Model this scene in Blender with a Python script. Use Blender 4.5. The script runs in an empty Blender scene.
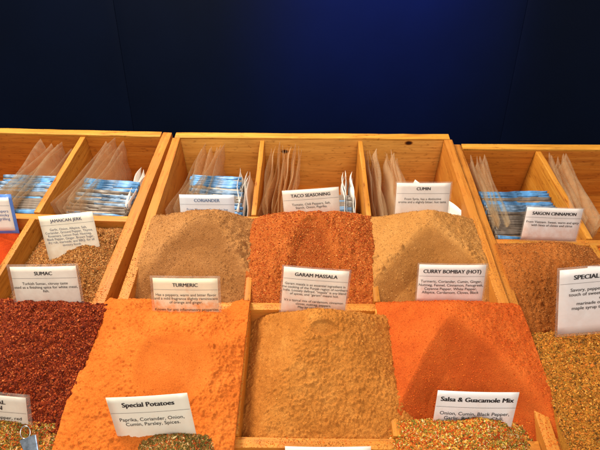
import bpy, math, random
import numpy as np
from mathutils import Matrix, Vector
random.seed(7)
SC = bpy.context.scene
COL = SC.collection
R = math.radians
TILT = R(17.0)                       # the boxes slope up away from the viewer
TM = Matrix.Rotation(TILT, 4, 'X')   # tray frame (u right, v uphill, w off the rim) -> world

# ---------------------------------------------------------------- camera
CAM = np.array([-0.009815, -0.217499, 0.547534])
PIT, YAW, ROL, FPX = 0.782521, -0.0169145, -0.0033168, 493.08
cp, sp, cy, sy = math.cos(PIT), math.sin(PIT), math.cos(YAW), math.sin(YAW)
fw = np.array([sy*cp, cy*cp, -sp]); r0 = np.array([cy, -sy, 0.0]); u0_ = np.cross(r0, fw)
rt = r0*math.cos(ROL) + u0_*math.sin(ROL); up = u0_*math.cos(ROL) - r0*math.sin(ROL)

def on_plane(px, py, p0, n):
    """point where the sight line of a photo pixel meets a real plane (tray frame)"""
    d = fw + rt*(px-300)/FPX - up*(py-225)/FPX
    t = np.dot(np.array(p0)-CAM, n)/np.dot(d, n)
    return CAM + d*t
def on_rim(px, py, w=0.0): return on_plane(px, py, (0, 0, w), (0, 0, 1.0))

cam = bpy.data.cameras.new('camera'); co = bpy.data.objects.new('camera', cam); COL.objects.link(co)
m = Matrix.Identity(4)
for i in range(3):
    m[i][0] = rt[i]; m[i][1] = up[i]; m[i][2] = -fw[i]; m[i][3] = CAM[i]
co.matrix_world = TM @ m
cam.sensor_width = 36; cam.lens = 36*FPX/600; cam.clip_start = 0.01; cam.clip_end = 50
SC.camera = co

# ---------------------------------------------------------------- object helpers
def tag(o, label=None, cat=None, group=None, kind=None):
    for k, v in (('label', label), ('category', cat), ('group', group), ('kind', kind)):
        if v: o[k] = v
    return o
def empty(name, mat=None, **k):
    o = bpy.data.objects.new(name, None); COL.objects.link(o); o.empty_display_size = 0.02
    o.matrix_world = TM @ mat if mat is not None else TM
    return tag(o, **k)
def link(name, me, mat, parent=None, local=None):
    o = bpy.data.objects.new(name, me); COL.objects.link(o)
    if mat is not None and not me.materials: me.materials.append(mat)
    if parent is not None:
        o.parent = parent
        if local is not None: o.matrix_local = local
    else: o.matrix_world = TM @ (local if local is not None else Matrix.Identity(4))
    return o
def mesh(name, V, F, smooth=False):
    me = bpy.data.meshes.new(name); me.from_pydata([tuple(v) for v in V], [], F); me.update()
    if smooth: me.polygons.foreach_set('use_smooth', [True]*len(F))
    return me
def copy_tree(o, parent=None):
    c = o.copy(); COL.objects.link(c)
    if parent is not None: c.parent = parent
    for ch in o.children: copy_tree(ch, c)
    return c
def box_mesh(name, lx, ly, lz, bev=0.0012, seed=0, rough=0.0):
    """board centred on the origin: length on X; bevelled, very slightly uneven edges"""
    import bmesh
    bm = bmesh.new(); bmesh.ops.create_cube(bm, size=1)
    bmesh.ops.scale(bm, vec=(lx, ly, lz), verts=bm.verts)
    cuts = max(2, int(lx/0.03))
    ed = [e for e in bm.edges if abs(e.verts[0].co.x-e.verts[1].co.x) > lx*.5]
    bmesh.ops.subdivide_edges(bm, edges=ed, cuts=cuts)
    rr = random.Random(seed)
    if rough:
        for v in bm.verts:
            v.co.y += rr.uniform(-rough, rough); v.co.z += rr.uniform(-rough, rough)
    sharp = [e for e in bm.edges if len(e.link_faces) == 2 and e.calc_face_angle() > 0.9]
    bmesh.ops.bevel(bm, geom=sharp, offset=bev, segments=2, profile=0.6, affect='EDGES')
    me = bpy.data.meshes.new(name); bm.to_mesh(me); bm.free()
    me.polygons.foreach_set('use_smooth', [True]*len(me.polygons))
    try: me.set_sharp_from_angle(angle=R(40))
    except Exception: pass
    return me

# ---------------------------------------------------------------- node helpers
def newmat(name):
    m = bpy.data.materials.new(name); m.use_nodes = True
    nt = m.node_tree; b = nt.nodes['Principled BSDF']
    return m, nt, b
def N(nt, t, **kw):
    n = nt.nodes.new(t)
    for k, v in kw.items():
        if k in n.inputs: n.inputs[k].default_value = v
        else: setattr(n, k, v)
    return n
def ramp(nt, stops, fac):
    r = nt.nodes.new('ShaderNodeValToRGB'); e = r.color_ramp.elements
    while len(e) < len(stops): e.new(0.5)
    for i, (p, c) in enumerate(stops):
        e[i].position = p; e[i].color = (*c, 1)
    nt.links.new(fac, r.inputs[0]); return r
def coords(nt, scale=(1, 1, 1), kind='Object', loc=(0, 0, 0)):
    tc = nt.nodes.new('ShaderNodeTexCoord'); mp = nt.nodes.new('ShaderNodeMapping')
    mp.inputs['Scale'].default_value = scale; mp.inputs['Location'].default_value = loc
    nt.links.new(tc.outputs[kind], mp.inputs[0]); return mp.outputs[0]
def mixc(nt, a, b, fac, mode='MIX'):
    n = nt.nodes.new('ShaderNodeMix'); n.data_type = 'RGBA'; n.blend_type = mode
    for s, v in ((n.inputs[6], a), (n.inputs[7], b)):
        if hasattr(v, 'links') or isinstance(v, bpy.types.NodeSocket): nt.links.new(v, s)
        else: s.default_value = (*v, 1)
    if isinstance(fac, bpy.types.NodeSocket): nt.links.new(fac, n.inputs[0])
    else: n.inputs[0].default_value = fac
    return n.outputs[2]

def wood(name, dark, mid, light, loc=(0, 0, 0), knots=(), dust=None, rough=0.55):
    m, nt, b = newmat(name); L = nt.links
    c = coords(nt, (5, 60, 60), loc=loc)
    n1 = N(nt, 'ShaderNodeTexNoise', Scale=1.0, Detail=6.0, Roughness=0.6, Distortion=1.2); L.new(c, n1.inputs['Vector'])
    c2 = coords(nt, (14, 420, 420), loc=loc)
    n2 = N(nt, 'ShaderNodeTexNoise', Scale=1.0, Detail=4.0, Roughness=0.7); L.new(c2, n2.inputs['Vector'])
    r1 = ramp(nt, [(0.30, dark), (0.52, mid), (0.72, light)], n1.outputs[0])
    r2 = ramp(nt, [(0.30, (0.62, 0.56, 0.5)), (0.55, (1, 1, 1))], n2.outputs[0])
    col = mixc(nt, r1.outputs[0], r2.outputs[0], 0.8, 'MULTIPLY')
    # wear, scratches and small marks
    c3 = coords(nt, (60, 160, 160), loc=loc)
    n3 = N(nt, 'ShaderNodeTexNoise', Scale=1.0, Detail=5.0, Roughness=0.75); L.new(c3, n3.inputs['Vector'])
    r3 = ramp(nt, [(0.34, (0.45, 0.32, 0.22)), (0.43, (1, 1, 1))], n3.outputs[0])
    col = mixc(nt, col, r3.outputs[0], 0.75, 'MULTIPLY')
    oi = nt.nodes.new('ShaderNodeObjectInfo')
    rr = ramp(nt, [(0.0, (0.80, 0.76, 0.70)), (1.0, (1.08, 1.05, 1.0))], oi.outputs['Random'])
    col = mixc(nt, col, rr.outputs[0], 1.0, 'MULTIPLY')
    for (kx, kz, kr) in knots:
        tc = nt.nodes.new('ShaderNodeTexCoord')
        vm = nt.nodes.new('ShaderNodeMapping'); vm.inputs['Location'].default_value = (-kx/(kr*1.6), 0, -kz/kr); vm.inputs['Scale'].default_value = (1/(kr*1.6), 0, 1/kr)
        L.new(tc.outputs['Object'], vm.inputs[0])
        ln = nt.nodes.new('ShaderNodeVectorMath'); ln.operation = 'LENGTH'; L.new(vm.outputs[0], ln.inputs[0])
        kr_ = ramp(nt, [(0.0, (0.03, 0.015, 0.01)), (0.55, (0.05, 0.02, 0.012)), (0.8, (0.5, 0.35, 0.2)), (1.0, (1, 1, 1))], ln.outputs['Value'])
        col = mixc(nt, col, kr_.outputs[0], 1.0, 'MULTIPLY')
    if dust:
        cd = coords(nt, (28, 28, 28))
        nd = N(nt, 'ShaderNodeTexNoise', Scale=1.0, Detail=8.0, Roughness=0.7); L.new(cd, nd.inputs['Vector'])
        rd = ramp(nt, [(0.44, (0, 0, 0)), (0.62, (1, 1, 1))], nd.outputs[0])
        col = mixc(nt, col, dust, rd.outputs[0])
    L.new(col, b.inputs['Base Color'])
    b.inputs['Roughness'].default_value = rough; b.inputs['Specular IOR Level'].default_value = .3
    bp = N(nt, 'ShaderNodeBump', Strength=0.35, Distance=0.0008); L.new(n2.outputs[0], bp.inputs['Height']); L.new(bp.outputs[0], b.inputs['Normal'])
    return m

def powder(name, lo, mid, hi, fine=900.0, bump=0.5, speck=None, speck_amt=0.5, damp_and_shade=.8):
    m, nt, b = newmat(name); L = nt.links
    c = coords(nt)
    n1 = N(nt, 'ShaderNodeTexNoise', Scale=26.0, Detail=5.0, Roughness=0.6); L.new(c, n1.inputs['Vector'])
    n2 = N(nt, 'ShaderNodeTexNoise', Scale=fine, Detail=3.0, Roughness=0.7); L.new(c, n2.inputs['Vector'])
    lo, mid, hi = [tuple(x*.86 for x in q) for q in (lo, mid, hi)]
    r1 = ramp(nt, [(0.3, lo), (0.52, mid), (0.74, hi)], n1.outputs[0])
    r2 = ramp(nt, [(0.28, (0.55, 0.5, 0.46)), (0.5, (1, 1, 1)), (0.75, (1.35, 1.35, 1.3))], n2.outputs[0])
    col = mixc(nt, r1.outputs[0], r2.outputs[0], 0.8, 'MULTIPLY')
    if speck:
        v = N(nt, 'ShaderNodeTexVoronoi', Scale=fine*0.75); L.new(c, v.inputs['Vector'])
        sep = nt.nodes.new('ShaderNodeSeparateColor'); L.new(v.outputs['Color'], sep.inputs[0])
        rs = ramp(nt, [(max(0.0, 1-speck_amt-0.05), (0, 0, 0)), (1-speck_amt+0.05, (1, 1, 1))], sep.outputs[0])
        col = mixc(nt, col, speck, rs.outputs[0])
    # scooped faces: freshly exposed, damper powder, plus their slope shade put into the colour
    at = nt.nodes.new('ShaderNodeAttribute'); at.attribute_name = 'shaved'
    fm = nt.nodes.new('ShaderNodeMath'); fm.operation = 'MULTIPLY'; fm.inputs[1].default_value = damp_and_shade; L.new(at.outputs['Fac'], fm.inputs[0])
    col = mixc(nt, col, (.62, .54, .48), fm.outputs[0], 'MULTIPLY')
    L.new(col, b.inputs['Base Color'])
    b.inputs['Roughness'].default_value = 0.95
    b.inputs['Specular IOR Level'].default_value = 0.15
    bp = N(nt, 'ShaderNodeBump', Strength=bump, Distance=0.0012); L.new(n2.outputs[0], bp.inputs['Height']); L.new(bp.outputs[0], b.inputs['Normal'])
    return m

def grain_mat():
    m, nt, b = newmat('spice_grains'); L = nt.links
    a = nt.nodes.new('ShaderNodeAttribute'); a.attribute_name = 'grain'
    L.new(a.outputs['Color'], b.inputs['Base Color'])
    b.inputs['Roughness'].default_value = 0.75; b.inputs['Specular IOR Level'].default_value = 0.18
    return m
GRAIN = grain_mat()

def film(name, tint, alpha, rough=0.18, edge=0.0):
    m, nt, b = newmat(name); L = nt.links
    out = nt.nodes['Material Output']
    tr = nt.nodes.new('ShaderNodeBsdfTransparent'); tr.inputs[0].default_value = (*[min(1, 0.80+0.2*x/max(tint)) for x in tint], 1)
    b.inputs['Base Color'].default_value = (*tint, 1); b.inputs['Roughness'].default_value = rough
    b.inputs['Specular IOR Level'].default_value = 0.6
    c = coords(nt); n = N(nt, 'ShaderNodeTexNoise', Scale=45.0, Detail=2.0, Distortion=1.0); L.new(c, n.inputs['Vector'])
    rr = ramp(nt, [(0.3, (alpha*.6,)*3), (0.7, (min(1, alpha*1.4),)*3)], n.outputs[0])
    bp = N(nt, 'ShaderNodeBump', Strength=0.5, Distance=0.002); L.new(n.outputs[0], bp.inputs['Height']); L.new(bp.outputs[0], b.inputs['Normal'])
    lw = nt.nodes.new('ShaderNodeLayerWeight'); lw.inputs[0].default_value = .5
    pw = nt.nodes.new('ShaderNodeMath'); pw.operation = 'POWER'; pw.inputs[1].default_value = 4.0; L.new(lw.outputs['Facing'], pw.inputs[0])
    ma = nt.nodes.new('ShaderNodeMath'); ma.operation = 'MULTIPLY_ADD'; ma.inputs[1].default_value = edge; ma.use_clamp = True; L.new(pw.outputs[0], ma.inputs[0]); L.new(rr.outputs[0], ma.inputs[2])
    mx = nt.nodes.new('ShaderNodeMixShader'); L.new(ma.outputs[0], mx.inputs[0]); L.new(tr.outputs[0], mx.inputs[1]); L.new(b.outputs[0], mx.inputs[2])
    L.new(mx.outputs[0], out.inputs[0])
    return m
def plain(name, col, rough=0.6, metal=0.0, var=0.0, scale=60.0):
    m, nt, b = newmat(name)
    b.inputs['Roughness'].default_value = rough; b.inputs['Metallic'].default_value = metal
    c = coords(nt); n = N(nt, 'ShaderNodeTexNoise', Scale=scale, Detail=4.0); nt.links.new(c, n.inputs['Vector'])
    r = ramp(nt, [(0.3, tuple(x*(1-var) for x in col)), (0.7, tuple(x*(1+var) for x in col))], n.outputs[0])
    nt.links.new(r.outputs[0], b.inputs['Base Color'])
    return m

# ---------------------------------------------------------------- wood
W_RIM  = wood('pine_edge', (0.46, 0.19, 0.02), (0.66, 0.31, 0.04), (0.78, 0.42, 0.08))
W_BACKC = wood('pine_back_board', (0.58, 0.26, 0.045), (0.72, 0.36, 0.075), (0.80, 0.44, 0.11), knots=((-0.052, 0.030, 0.0055), (0.185, 0.052, 0.0055)))
W_BACK = wood('pine_dark_board', (0.44, 0.125, 0.013), (0.60, 0.20, 0.022), (0.68, 0.26, 0.04), loc=(3, 1, 2))
W_DIV  = wood('pine_divider', (0.46, 0.165, 0.018), (0.60, 0.25, 0.03), (0.70, 0.34, 0.06), loc=(1, 4, 2))
W_CRS  = wood('pine_dusty_cross', (0.42, 0.14, 0.018), (0.56, 0.23, 0.03), (0.66, 0.32, 0.055), loc=(2, 9, 4), dust=(0.55, 0.19, 0.03))
W_OLD  = wood('pine_worn_side', (0.42, 0.14, 0.018), (0.56, 0.21, 0.03), (0.66, 0.30, 0.055), loc=(5, 2, 7), dust=(0.50, 0.19, 0.028))
W_OLD2 = wood('pine_stained_side', (0.36, 0.115, 0.014), (0.50, 0.18, 0.025), (0.60, 0.26, 0.045), loc=(8, 3, 7), dust=(0.44, 0.16, 0.026))
DEPTH = 0.115

def board(name, a, b, th, top, depth, mat, parent, seed=0, rough=0.0004):
    """board standing on edge from a to b (u,v); its top edge at height top; made as a child of its box"""
    a = Vector((a[0], a[1], 0)); b = Vector((b[0], b[1], 0)); L_ = (b-a).length
    me = box_mesh(name, L_, th, depth, seed=seed, rough=rough)
    ang = math.atan2(b.y-a.y, b.x-a.x)
    mid = (a+b)/2
    return link(name, me, mat, parent, Matrix.Translation((mid.x, mid.y, top-depth/2)) @ Matrix.Rotation(ang, 4, 'Z'))

# ---- centre box
cb = empty('display_box', label='middle wooden display box with six full spice bays and three bag bays behind', cat='display box', group='wooden display boxes')
board('back_board', (-.262, .570), (.262, .570), .014, 0.0, DEPTH, W_BACKC, cb, 1)
board('rim_strip', (-.262, .5715), (.262, .5715), .0165, .004, .0045, W_RIM, cb, 2)
board('side_board', (-.2575, .5618), (-.2575, -.22), .015, 0.004, DEPTH, W_OLD, cb, 3)
board('side_board', (.2575, .5618), (.2575, -.22), .015, 0.004, DEPTH, W_OLD, cb, 4)
for u_b, u_f in ((-.094, -.0945), (.0925, .091)):
    board('divider', (u_b, .562), (u_f, .3565), .0085, -.001, DEPTH-.01, W_DIV, cb, 5)
for u_b, u_f in ((-.093, -.0895), (.0905, .0885)):
    board('divider', (u_b, .3435), (u_f, .1885), .0085, -.003, DEPTH-.01, W_DIV, cb, 6)
for u_b, u_f in ((-.0885, -.0865), (.0885, .093)):
    board('divider', (u_b, .1755), (u_f, .0055), .0085, -.001, DEPTH-.01, W_DIV, cb, 7)
for v_, t_ in ((.350, .012), (.182, .012), (-.001, .012)):
    board('cross_board', (-.2495, v_), (.2495, v_), t_, -.004 if v_ > .3 else -.007, DEPTH-.01, W_CRS, cb, 8)
fl = link('bottom_board', box_mesh('bottom_board', .52, .785, .006, seed=9), W_BACK, cb, Matrix.Translation((0, .178, -DEPTH-.0008)))
# ---- left box
LB = Matrix.Translation((-.278, .573, 0)) @ Matrix.Rotation(R(-1.6), 4, 'Z') @ Matrix.Translation((.278, -.573, 0)) 
lb = empty('display_box', LB, label='left wooden display box holding dark red sumac and coarse brown jerk seasoning', cat='display box', group='wooden display boxes')
board('back_board', (-.68, .573), (-.29, .573), .014, -.001, DEPTH, W_BACK, lb, 11)
board('rim_strip', (-.68, .5745), (-.29, .5745), .0165, .003, .0045, W_RIM, lb, 12)
board('side_board', (-.279, .581), (-.279, -.22), .0175, 0.003, DEPTH, W_OLD2, lb, 13)
board('divider', (-.441, .5655), (-.441, .3535), .010, -.001, DEPTH-.01, W_DIV, lb, 14)
board('divider', (-.443, .3405), (-.443, .1835), .010, -.002, DEPTH-.01, W_DIV, lb, 15)
board('divider', (-.443, .1705), (-.443, -.2), .010, -.002, DEPTH-.01, W_DIV, lb, 16)
for v_ in (.347, .177, 0.0):
    board('cross_board', (-.68, v_), (-.2885, v_), .012, -.004, DEPTH-.008, W_CRS, lb, 17)
link('bottom_board', box_mesh('bottom_board', .40, .785, .006, seed=18), W_BACK, lb, Matrix.Translation((-.48, .178, -DEPTH-.0008)))
# ---- right box
RB = Matrix.Translation((0, 0, -.006))
rb = empty('display_box', RB, label='right wooden display box holding Saigon cinnamon and golden poultry spice', cat='display box', group='wooden display boxes')
board('back_board', (.285, .553), (.68, .553), .014, -.004, DEPTH-.004, W_BACK, rb, 21)
board('rim_strip', (.285, .5545), (.68, .5545), .0165, .000, .0045, W_RIM, rb, 22)
board('side_board', (.2745, .561), (.2745, -.22), .0165, 0.000, DEPTH, W_OLD, rb, 23)
board('divider', (.427, .5455), (.432, .3185), .010, -.004, DEPTH-.01, W_DIV, rb, 24)
board('divider', (.432, .3055), (.436, .1465), .010, -.004, DEPTH-.01, W_DIV, rb, 25)
for v_ in (.312, .140, -.035):
    board('cross_board', (.2833, v_), (.68, v_), .012, -.006, DEPTH-.008, W_CRS, rb, 26)
link('bottom_board', box_mesh('bottom_board', .40, .785, .006, seed=28), W_BACK, rb, Matrix.Translation((.482, .17, -DEPTH-.0008)))

# ---------------------------------------------------------------- numpy noise
def vnoise(U, V, scale, seed):
    rs = np.random.RandomState(seed); G = rs.rand(257, 257)
    x = U*scale+1000; y = V*scale+1000
    xi = np.floor(x).astype(int); yi = np.floor(y).astype(int); fx = x-xi; fy = y-yi
    fx = fx*fx*(3-2*fx); fy = fy*fy*(3-2*fy); xi %= 256; yi %= 256
    return (G[yi, xi]*(1-fx)+G[yi, xi+1]*fx)*(1-fy)+(G[yi+1, xi]*(1-fx)+G[yi+1, xi+1]*fx)*fy
def fbm(U, V, scale, seed, octv=4, gain=.5):
    s = 0; a = 1; t = 0
    for k in range(octv):
        c, d = math.cos(k*1.1), math.sin(k*1.1)
        s = s + a*(vnoise(U*c-V*d, U*d+V*c, scale*2**k, seed+k)-.5); t += a; a *= gain
    return s/t*2

def heap(name, label, cat, dom, edges, peak, mat, seed, k=.008, scoops=(), dents=(), rough=.0012, rscale=90, ridged=0.0,
         clumps=0, clump_size=(.001, .003), clump_zone=None, grains=0, gsize=(.0006, .0014), palette=None, gstretch=1.0, res=.0011, boxM=None, group=None, slides=0.0, gzone=None):
    """a pile of loose spice as a height field over one bay (tray frame), with its own grains"""
    rs = np.random.RandomState(seed)
    ua, ub, va, vb = dom
    nu = int((ub-ua)/res); nv = int((vb-va)/res)
    us = np.linspace(ua, ub, nu); vs = np.linspace(va, vb, nv)
    U, V = np.meshgrid(us, vs)
    wob = fbm(U, V, 22, seed+50)*.004
    D = [U-ua, ub-U, V-va, vb-V]
    es = [h0+s*np.maximum(d+wob, 0) for (h0, s), d in zip(edges, D)]
    pu, pv, pw, ku, kv = peak
    es.append(pw - np.sqrt((ku*(U-pu))**2+(kv*(V-pv))**2+.006**2)+.006)
    E = np.stack(es); mn = E.min(0)
    H = mn - k*np.log(np.exp(-(E-mn)/k).sum(0)) + k*.5
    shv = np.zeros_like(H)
    calm = np.ones_like(H)
    for (su, sv, sw, b, c, depth, skew) in scoops:
        uu = (U-su) - skew*(sv-V)
        S = sw - b*(sv-V) + c*np.abs(uu)**1.5 + fbm(U, V, 30, seed+9)*.002
        S = np.maximum(S, H-depth)
        S = np.where(V > sv+.02, H+.01, S)
        calm = np.where(S < H, np.minimum(calm, .22), calm)
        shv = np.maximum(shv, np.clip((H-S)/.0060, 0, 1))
        ks = .0022; H = -ks*np.log(np.exp(-(H-H.min())/ks)+np.exp(-(S-H.min())/ks))+H.min()
    for (su, sv, ru, rv, depth) in dents:
        q = ((U-su)/ru)**2+((V-sv)/rv)**2
        f = np.clip((1-q)*1.5, 0, 1)
        H = H - depth*f*f*(3-2*f)
        if ru < .06:
            calm = np.where(q < 1, np.minimum(calm, .12+.2*q), calm)
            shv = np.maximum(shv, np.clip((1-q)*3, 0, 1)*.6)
    n = fbm(U, V, rscale, seed, 5, .6)
    if ridged: n = n*(1-ridged) + ridged*(.5-np.abs(fbm(U, V, rscale*.6, seed+3, 4, .55))*2.2)
    H = H + n*rough*calm + fbm(U, V, 14, seed+20, 2)*.0028*calm
    if slides:   # small avalanche lines running down the front
        s_ = np.sin((U*1.0+fbm(U, V, 18, seed+31)*.03)*420+fbm(U, V, 40, seed+33)*3)
        H = H + s_*slides*calm
    for _ in range(clumps):
        if clump_zone:
            cu = rs.uniform(clump_zone[0], clump_zone[1]); cv = rs.uniform(clump_zone[2], clump_zone[3])
        else: cu = rs.uniform(ua, ub); cv = rs.uniform(va, vb)
        r = rs.uniform(*clump_size)*(.6+.8*rs.rand()**2)
        r *= .25+.75*calm[min(nv-1, max(0, int((cv-va)/(vb-va)*nv))), min(nu-1, max(0, int((cu-ua)/(ub-ua)*nu)))]
        i0 = max(0, int((cu-r-ua)/(ub-ua)*(nu-1))); i1 = min(nu, int((cu+r-ua)/(ub-ua)*(nu-1))+2)
        j0 = max(0, int((cv-r-va)/(vb-va)*(nv-1))); j1 = min(nv, int((cv+r-va)/(vb-va)*(nv-1))+2)
        if i1 <= i0 or j1 <= j0: continue
        uu = U[j0:j1, i0:i1]-cu; vv = V[j0:j1, i0:i1]-cv
        asp = rs.uniform(.7, 1.3)
        q = np.clip(1-((uu*asp)**2+(vv/asp)**2)/(r*r), 0, 1)
        H[j0:j1, i0:i1] += np.sqrt(q)*r*.75
    nt_ = nu*nv
    P = np.stack([U, V, H], -1).reshape(-1, 3)
    idx = np.arange(nt_).reshape(nv, nu)
    Q = np.stack([idx[:-1, :-1], idx[:-1, 1:], idx[1:, 1:], idx[1:, :-1]], -1).reshape(-1, 4)
    ring = np.concatenate([idx[0, :], idx[1:, -1], idx[-1, -2::-1], idx[-2:0:-1, 0]])
    Rb = P[ring].copy()
    cu_, cv_ = (ua+ub)/2, (va+vb)/2
    Rb[:, 2] = -.105
    Rb[:, 0] = np.clip(Rb[:, 0], ua+.012, ub-.012); Rb[:, 1] = np.clip(Rb[:, 1], va+.012, vb-.012)
    rid = nt_+np.arange(len(ring))
    S4 = np.stack([ring, rid, np.roll(rid, -1), np.roll(ring, -1)], -1)
    verts = [P, Rb]; nb = nt_+len(ring)
    quads = np.concatenate([Q, S4])
    tris = np.zeros((0, 3), int); gcol = None
    if grains:
        gz = gzone or dom
        gu = rs.uniform(gz[0], gz[1], grains); gv = rs.uniform(gz[2], gz[3], grains)
        ii = np.clip(((gu-ua)/(ub-ua)*(nu-1)).astype(int), 0, nu-1); jj = np.clip(((gv-va)/(vb-va)*(nv-1)).astype(int), 0, nv-1)
        gs = rs.uniform(gsize[0], gsize[1], grains)*(0.7+.6*rs.rand(grains)**3)
        gw = H[jj, ii]+gs*.25
        base = np.array([[1, 0, 0], [-.5, .87, 0], [-.5, -.87, 0], [0, 0, .8], [0, 0, -.8]])
        tri0 = np.array([[0, 1, 3], [1, 2, 3], [2, 0, 3], [1, 0, 4], [2, 1, 4], [0, 2, 4]])
        B = base[None]*(1+rs.uniform(-.35, .35, (grains, 5, 1)))
        B = B*np.array([gstretch, 1/math.sqrt(gstretch), 1/math.sqrt(gstretch)])
        a, b_, c_ = [rs.uniform(0, 6.283, grains) for _ in range(3)]
        b_ = b_ if gstretch < 1.3 else (b_-3.14)*.25
        def rot(B, ang, i, j):
            ca, sa = np.cos(ang)[:, None], np.sin(ang)[:, None]
            X = B[:, :, i]*ca-B[:, :, j]*sa; Y = B[:, :, i]*sa+B[:, :, j]*ca
            B = B.copy(); B[:, :, i] = X; B[:, :, j] = Y; return B
        B = rot(rot(rot(B, c_, 1, 2), b_, 0, 2), a, 0, 1)*gs[:, None, None]
        B[:, :, 0] += gu[:, None]; B[:, :, 1] += gv[:, None]; B[:, :, 2] += gw[:, None]
        verts.append(B.reshape(-1, 3))
        tris = (tri0[None]+nb+(np.arange(grains)*5)[:, None, None]).reshape(-1, 3)
        pw_ = np.array([p[1] for p in palette], float); pw_ /= pw_.sum()
        pc = np.array([p[0] for p in palette])
        gcol = .88*pc[rs.choice(len(palette), grains, p=pw_)]*(1+rs.uniform(-.3, .3, (grains, 1)))
    VV = np.concatenate(verts).astype(np.float32)
    me = bpy.data.meshes.new(name)
    nq, ntr = len(quads), len(tris)
    me.vertices.add(len(VV)); me.vertices.foreach_set('co', VV.ravel())
    me.loops.add(nq*4+ntr*3); me.loops.foreach_set('vertex_index', np.concatenate([quads.ravel(), tris.ravel()]).astype(np.int32))
    me.polygons.add(nq+ntr)
    me.polygons.foreach_set('loop_start', np.concatenate([np.arange(nq)*4, nq*4+np.arange(ntr)*3]).astype(np.int32))
    me.polygons.foreach_set('use_smooth', np.concatenate([np.ones(nq, bool), np.zeros(ntr, bool)]))
    me.materials.append(mat); me.materials.append(GRAIN)
    me.polygons.foreach_set('material_index', np.concatenate([np.zeros(nq, np.int32), np.ones(ntr, np.int32)]))
    me.update(calc_edges=True)
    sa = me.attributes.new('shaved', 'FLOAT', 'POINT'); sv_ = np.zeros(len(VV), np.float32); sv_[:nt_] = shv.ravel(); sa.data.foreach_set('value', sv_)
    if gcol is not None:
        at = me.color_attributes.new('grain', 'FLOAT_COLOR', 'POINT')
        cc = np.ones((len(VV), 4), np.float32); cc[nb:, :3] = np.repeat(gcol, 5, axis=0)
        at.data.foreach_set('color', cc.ravel())
    o = link(name, me, None, None, boxM)
    return tag(o, label, cat, group or 'heaps of loose spice')

# ---------------------------------------------------------------- spices (albedo, linear)
M_COR = powder('coriander', (.36, .155, .045), (.44, .20, .063), (.50, .24, .085), 800, .6, damp_and_shade=.55)
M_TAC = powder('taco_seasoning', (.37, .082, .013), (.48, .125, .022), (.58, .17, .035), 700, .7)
M_CUM = powder('cumin', (.46, .20, .048), (.54, .245, .064), (.60, .29, .085), 900, .5, damp_and_shade=.65)
M_CIN = powder('cinnamon', (.34, .095, .016), (.43, .13, .024), (.52, .175, .038), 800, .6, damp_and_shade=.9)
M_TUR = powder('turmeric', (.62, .145, .018), (.71, .178, .024), (.78, .22, .036), 900, .5, damp_and_shade=.55)
M_GAR = powder('garam_masala', (.42, .145, .022), (.53, .195, .034), (.62, .26, .055), 800, .6, damp_and_shade=.6)
M_CUR = powder('curry_bombay', (.50, .082, .012), (.60, .115, .017), (.68, .155, .026), 900, .45, damp_and_shade=.6)
M_SUM = powder('sumac', (.13, .016, .005), (.20, .026, .007), (.28, .042, .010), 600, .8)
M_JER = powder('jerk_seasoning', (.26, .10, .022), (.36, .15, .036), (.46, .21, .06), 600, .8)
M_RED = powder('red_paprika', (.42, .040, .006), (.50, .052, .007), (.58, .075, .010), 900, .5)
M_POU = powder('poultry_spice', (.32, .13, .016), (.44, .175, .020), (.54, .24, .033), 500, .8)
M_HRB = powder('herb_mix', (.20, .09, .02), (.34, .11, .02), (.45, .18, .035), 500, .8)
M_SAL = powder('salsa_mix', (.42, .09, .012), (.54, .13, .02), (.55, .22, .035), 500, .8)
M_CHI = powder('chili_powder', (.58, .12, .012), (.68, .17, .018), (.76, .24, .03), 800, .6)

P_TAC = [((.56, .14, .024), 5), ((.42, .055, .008), 3), ((.72, .28, .07), 2), ((.28, .04, .008), 1.2)]
P_SUM = [((.27, .034, .007), 5), ((.14, .015, .004), 3), ((.42, .075, .014), 2.2), ((.58, .15, .04), .8), ((.07, .008, .004), 1.5)]
P_JER = [((.42, .18, .045), 4), ((.60, .32, .11), 2.5), ((.22, .075, .018), 2.5), ((.11, .04, .012), 1), ((.52, .15, .03), 1)]
P_POU = [((.54, .20, .024), 4), ((.66, .32, .055), 2.2), ((.32, .11, .014), 3), ((.26, .15, .025), 1.2), ((.12, .05, .012), 1.2), ((.62, .17, .02), 1.3)]
P_HRB = [((.16, .13, .025), 3.5), ((.28, .17, .035), 2.5), ((.48, .09, .015), 2), ((.58, .30, .09), 1.5), ((.09, .07, .015), 1.5), ((.74, .52, .25), .6)]
P_SAL = [((.62, .15, .015), 2.6), ((.70, .38, .06), 3), ((.26, .22, .03), 3.2), ((.48, .05, .008), 2), ((.78, .56, .26), 1.1), ((.12, .09, .018), .8)]
P_COR = [((.46, .22, .075), 3), ((.32, .13, .035), 2.5), ((.56, .30, .12), 1)]
P_GAR = [((.53, .20, .036), 3), ((.36, .14, .022), 2), ((.64, .31, .07), 2)]
P_CIN = [((.42, .14, .03), 3), ((.28, .085, .018), 2), ((.58, .25, .07), 1.5)]
P_TUR = [((.71, .178, .024), 3), ((.64, .12, .010), 1.5), ((.84, .25, .03), 1)]
P_CUR = [((.66, .105, .009), 3), ((.50, .065, .006), 2), ((.80, .20, .02), 1.2)]

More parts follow.
